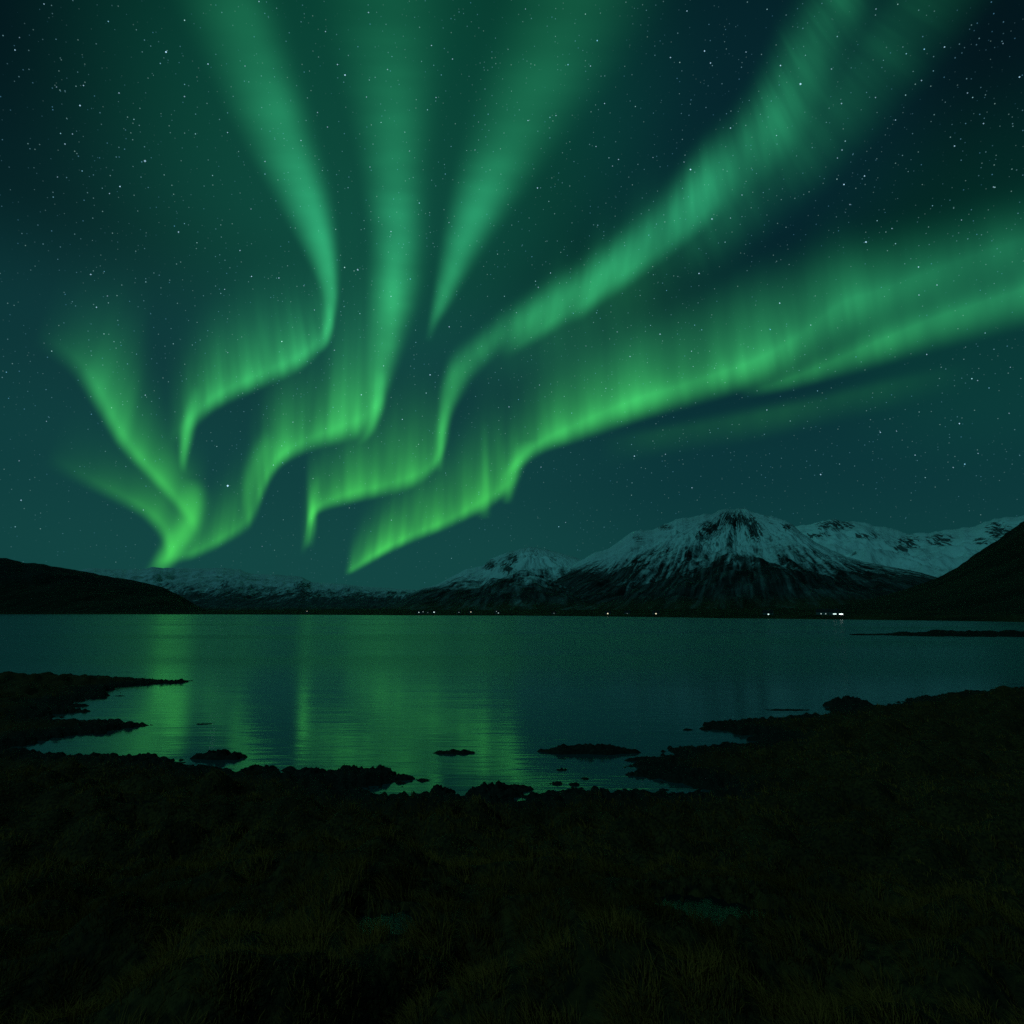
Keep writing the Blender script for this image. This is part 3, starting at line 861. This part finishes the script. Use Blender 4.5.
def rock(px, py, wpx, hgt, label, depth=None, seed=0, name='shore_rock', group='dark rocks in the shallows'):
    x, y = to_plane(px, py)
    r = math.hypot(x, y)
    w = wpx / FPX * r / 2
    d = depth if depth else w * .8
    nu, nv = 56, 26
    U, Vv = np.meshgrid(np.linspace(0, 2 * math.pi, nu, endpoint=False), np.linspace(.02, 1, nv))
    rad = Vv * (1 + .30 * fbm(np.cos(U) * 1.7 + seed, np.sin(U) * 1.7 - seed, 4, seed + 2))
    LX, LY = rad * np.cos(U) * w, rad * np.sin(U) * d
    k = 2.2 / max(w, .25)
    top = np.sqrt(np.clip(1 - Vv ** 2.2, 0, 1))
    lump = .62 + .42 * ridged(LX * k + seed * 3.1, LY * k * 1.2, 4, seed + 11) + .35 * fbm(LX * 3.2, LY * 3.2, 3, seed + 17)
    LZ = hgt * top * np.clip(lump, -.35, 1.6) - .22 * hgt * Vv ** 3 - .03
    Vt = np.stack([LX, LY, LZ], -1).reshape(-1, 3)
    F = [tuple(f) for f in grid_faces(nv, nu, True)]
    F.append(tuple(range(nu - 1, -1, -1)))
    o = mesh_obj(name, Vt, F, rock_m, loc=(float(x), float(y), 0), smooth=True)
    tag(o, label, 'rock', group)
    return o

ROCKS = [
    (588, 752, 100, .26, 'largest low dark rock islet in the shallows, right of the bright reflection', .55),
    (456, 753, 46, .12, 'small flat rock in the water at the middle, with two tips showing', .30),
    (219, 758, 50, .24, 'humped dark rock close to the near shore at left', .35),
    (203, 724, 18, .05, 'tiny flat rock out in the water below the left headland', .2),
    (182, 681, 26, .06, 'thin rock sliver off the tip of the upper left headland', .5),
    (645, 760, 44, .12, 'dark rock touching the point between the islet and the right shore', .3),
    (638, 775, 26, .13, 'dark rock in the little cove at right, nearest its rocky edge', .25),
    (562, 770, 12, .07, 'small pebble-like rock below the largest islet', .14),
    (556, 784, 14, .08, 'small rock by the near shore, left of its twin in the cove', .14),
    (574, 785, 12, .08, 'small rock by the near shore, right of its twin in the cove', .14),
    (585, 779, 10, .06, 'lone small rock midway in the cove below the islet', .14),
    (518, 790, 32, .14, 'flat rock beside the near shore, below the middle of the bright water', .25),
    (494, 794, 54, .26, 'rounded boulder on the near shore below the middle of the bright water', .5),
    (441, 794, 26, .20, 'boulder on the near shore left of the rounded boulder', .3),
    (350, 773, 26, .22, 'boulder at the start of the dark rock tongue, left part of the near shore', .35),
    (377, 775, 40, .24, 'large boulder in the middle of the rock tongue on the left near shore', .35),
    (402, 779, 24, .14, 'low rock near the end of the rock tongue on the left near shore', .25),
    (424, 780, 14, .06, 'last small rock at the tip of the rock tongue', .15),
    (312, 775, 34, .20, 'dark rock on the near shore left of the rock tongue', .35),
    (258, 770, 36, .14, 'flat dark rock at the near shore, right of the humped rock', .35),
    (664, 790, 12, .05, 'small rock at the inner end of the right cove', .16),
    (688, 730, 12, .06, 'small rock off the left tip of the right-hand headland', .2),
    (788, 710, 46, .06, 'thin long rock lying off the right-hand headland', .4),
    (848, 706, 40, .40, 'rounded rock knoll on the shore of the right-hand headland', .9),
    (74, 706, 26, .12, 'low rock in the bay of the upper left headland', .5),
    (120, 696, 10, .05, 'small rock in the open bay between the left headlands', .2),
]
for i, (x, y, w, h, lab, dep) in enumerate(ROCKS): rock(x, y, w, h, lab, dep, seed=i * 3 + 1)

# ------------------------------------------------------------------ grass
def grass():
    N = 330000
    a = rng.uniform(-56, 56, N) * math.pi / 180
    r = np.exp(rng.uniform(math.log(1.5), math.log(60), N))
    keep = rng.uniform(0, 1, N) < np.clip(1.25 - r / 55, .15, 1)
    a, r = a[keep], r[keep]
    x, y = r * np.sin(a), r * np.cos(a)
    # gather the blades into tussocks
    cell = .34
    ix, iy = np.floor(x / cell), np.floor(y / cell)
    cx = (ix + .2 + .6 * _h(ix, iy, 5)) * cell; cy = (iy + .2 + .6 * _h(ix, iy, 6)) * cell
    g = .42
    x = x + (cx - x) * g * rng.uniform(.2, 1.2, len(x)); y = y + (cy - y) * g * rng.uniform(.2, 1.2, len(x))
    sd = shore_sd(x, y)
    cover = sstep(sd + .5 * fbm(x * .8, y * .8, 3, 3), .7, 2.6)
    for p in PUDDLES:
        cover = cover * (.09 + .91 * sstep(puddle_q(x, y, p), .5, 1.2))
    keep = (rng.uniform(0, 1, len(x)) < cover)
    x, y, cx, cy, sd = x[keep], y[keep], cx[keep], cy[keep], sd[keep]
    z = land(x, y, sd) - .012
    n = len(x)
    r = np.hypot(x, y)
    tl = .55 + .8 * np.clip(.5 + fbm(x * .6, y * .6, 3, 14), 0, 1)
    h = rng.uniform(.07, .20, n) * tl * np.clip(.5 + .06 * r, .5, 1.0)
    wd = np.maximum(rng.uniform(.0012, .0024, n), r * .00045)
    out_a = np.arctan2(y - cy, x - cx) + rng.normal(0, .7, n)
    wind = 2.4
    lx = .55 * np.cos(out_a) + .45 * math.cos(wind) + rng.normal(0, .2, n)
    ly = .55 * np.sin(out_a) + .45 * math.sin(wind) + rng.normal(0, .2, n)
    bend = rng.uniform(.6, 1.25, n)
    face = rng.uniform(0, math.pi, n)
    px_, py_ = np.cos(face) * wd, np.sin(face) * wd
    lev = [(0, 1.0), (.42, .85), (.78, .5), (1.0, 0)]
    V = np.zeros((n, 7, 3))
    idx = 0
    for s, wq in lev:
        ox, oy = lx * h * bend * s ** 2, ly * h * bend * s ** 2
        oz = h * (s - .42 * bend * s ** 2.4)
        if wq > 0:
            V[:, idx] = np.stack([x + ox - px_ * wq, y + oy - py_ * wq, z + oz], -1)
            V[:, idx + 1] = np.stack([x + ox + px_ * wq, y + oy + py_ * wq, z + oz], -1)
            idx += 2
        else:
            V[:, idx] = np.stack([x + ox, y + oy, z + oz], -1)
    T = np.array([(0, 1, 3), (0, 3, 2), (2, 3, 5), (2, 5, 4), (4, 5, 6)])
    F = (T[None] + 7 * np.arange(n)[:, None, None]).reshape(-1, 3)
    shade = np.repeat(np.clip(.42 + 1.1 * fbm(x * .45, y * .45, 3, 8) + rng.normal(0, .18, n), 0, 1), 7)
    m, t, out = material('dry_autumn_grass')
    col = t.mix(t.attr('tone'), (.140, .050, .012), (.360, .118, .026))
    d = t.node('ShaderNodeBsdfDiffuse')
    tr = t.node('ShaderNodeBsdfTranslucent')
    t.link(col, d.inputs[0]); t.link(col, tr.inputs[0])
    mx = t.node('ShaderNodeMixShader')
    mx.inputs[0].default_value = .3
    t.link(d.outputs[0], mx.inputs[1]); t.link(tr.outputs[0], mx.inputs[2])
    t.link(mx.outputs[0], out.inputs['Surface'])
    o = mesh_obj('grass', V.reshape(-1, 3), F, m, attrs={'tone': shade})
    o['kind'] = 'stuff'
    tag(o, 'dark dry tussock grass covering the near bank', 'grass')
grass()
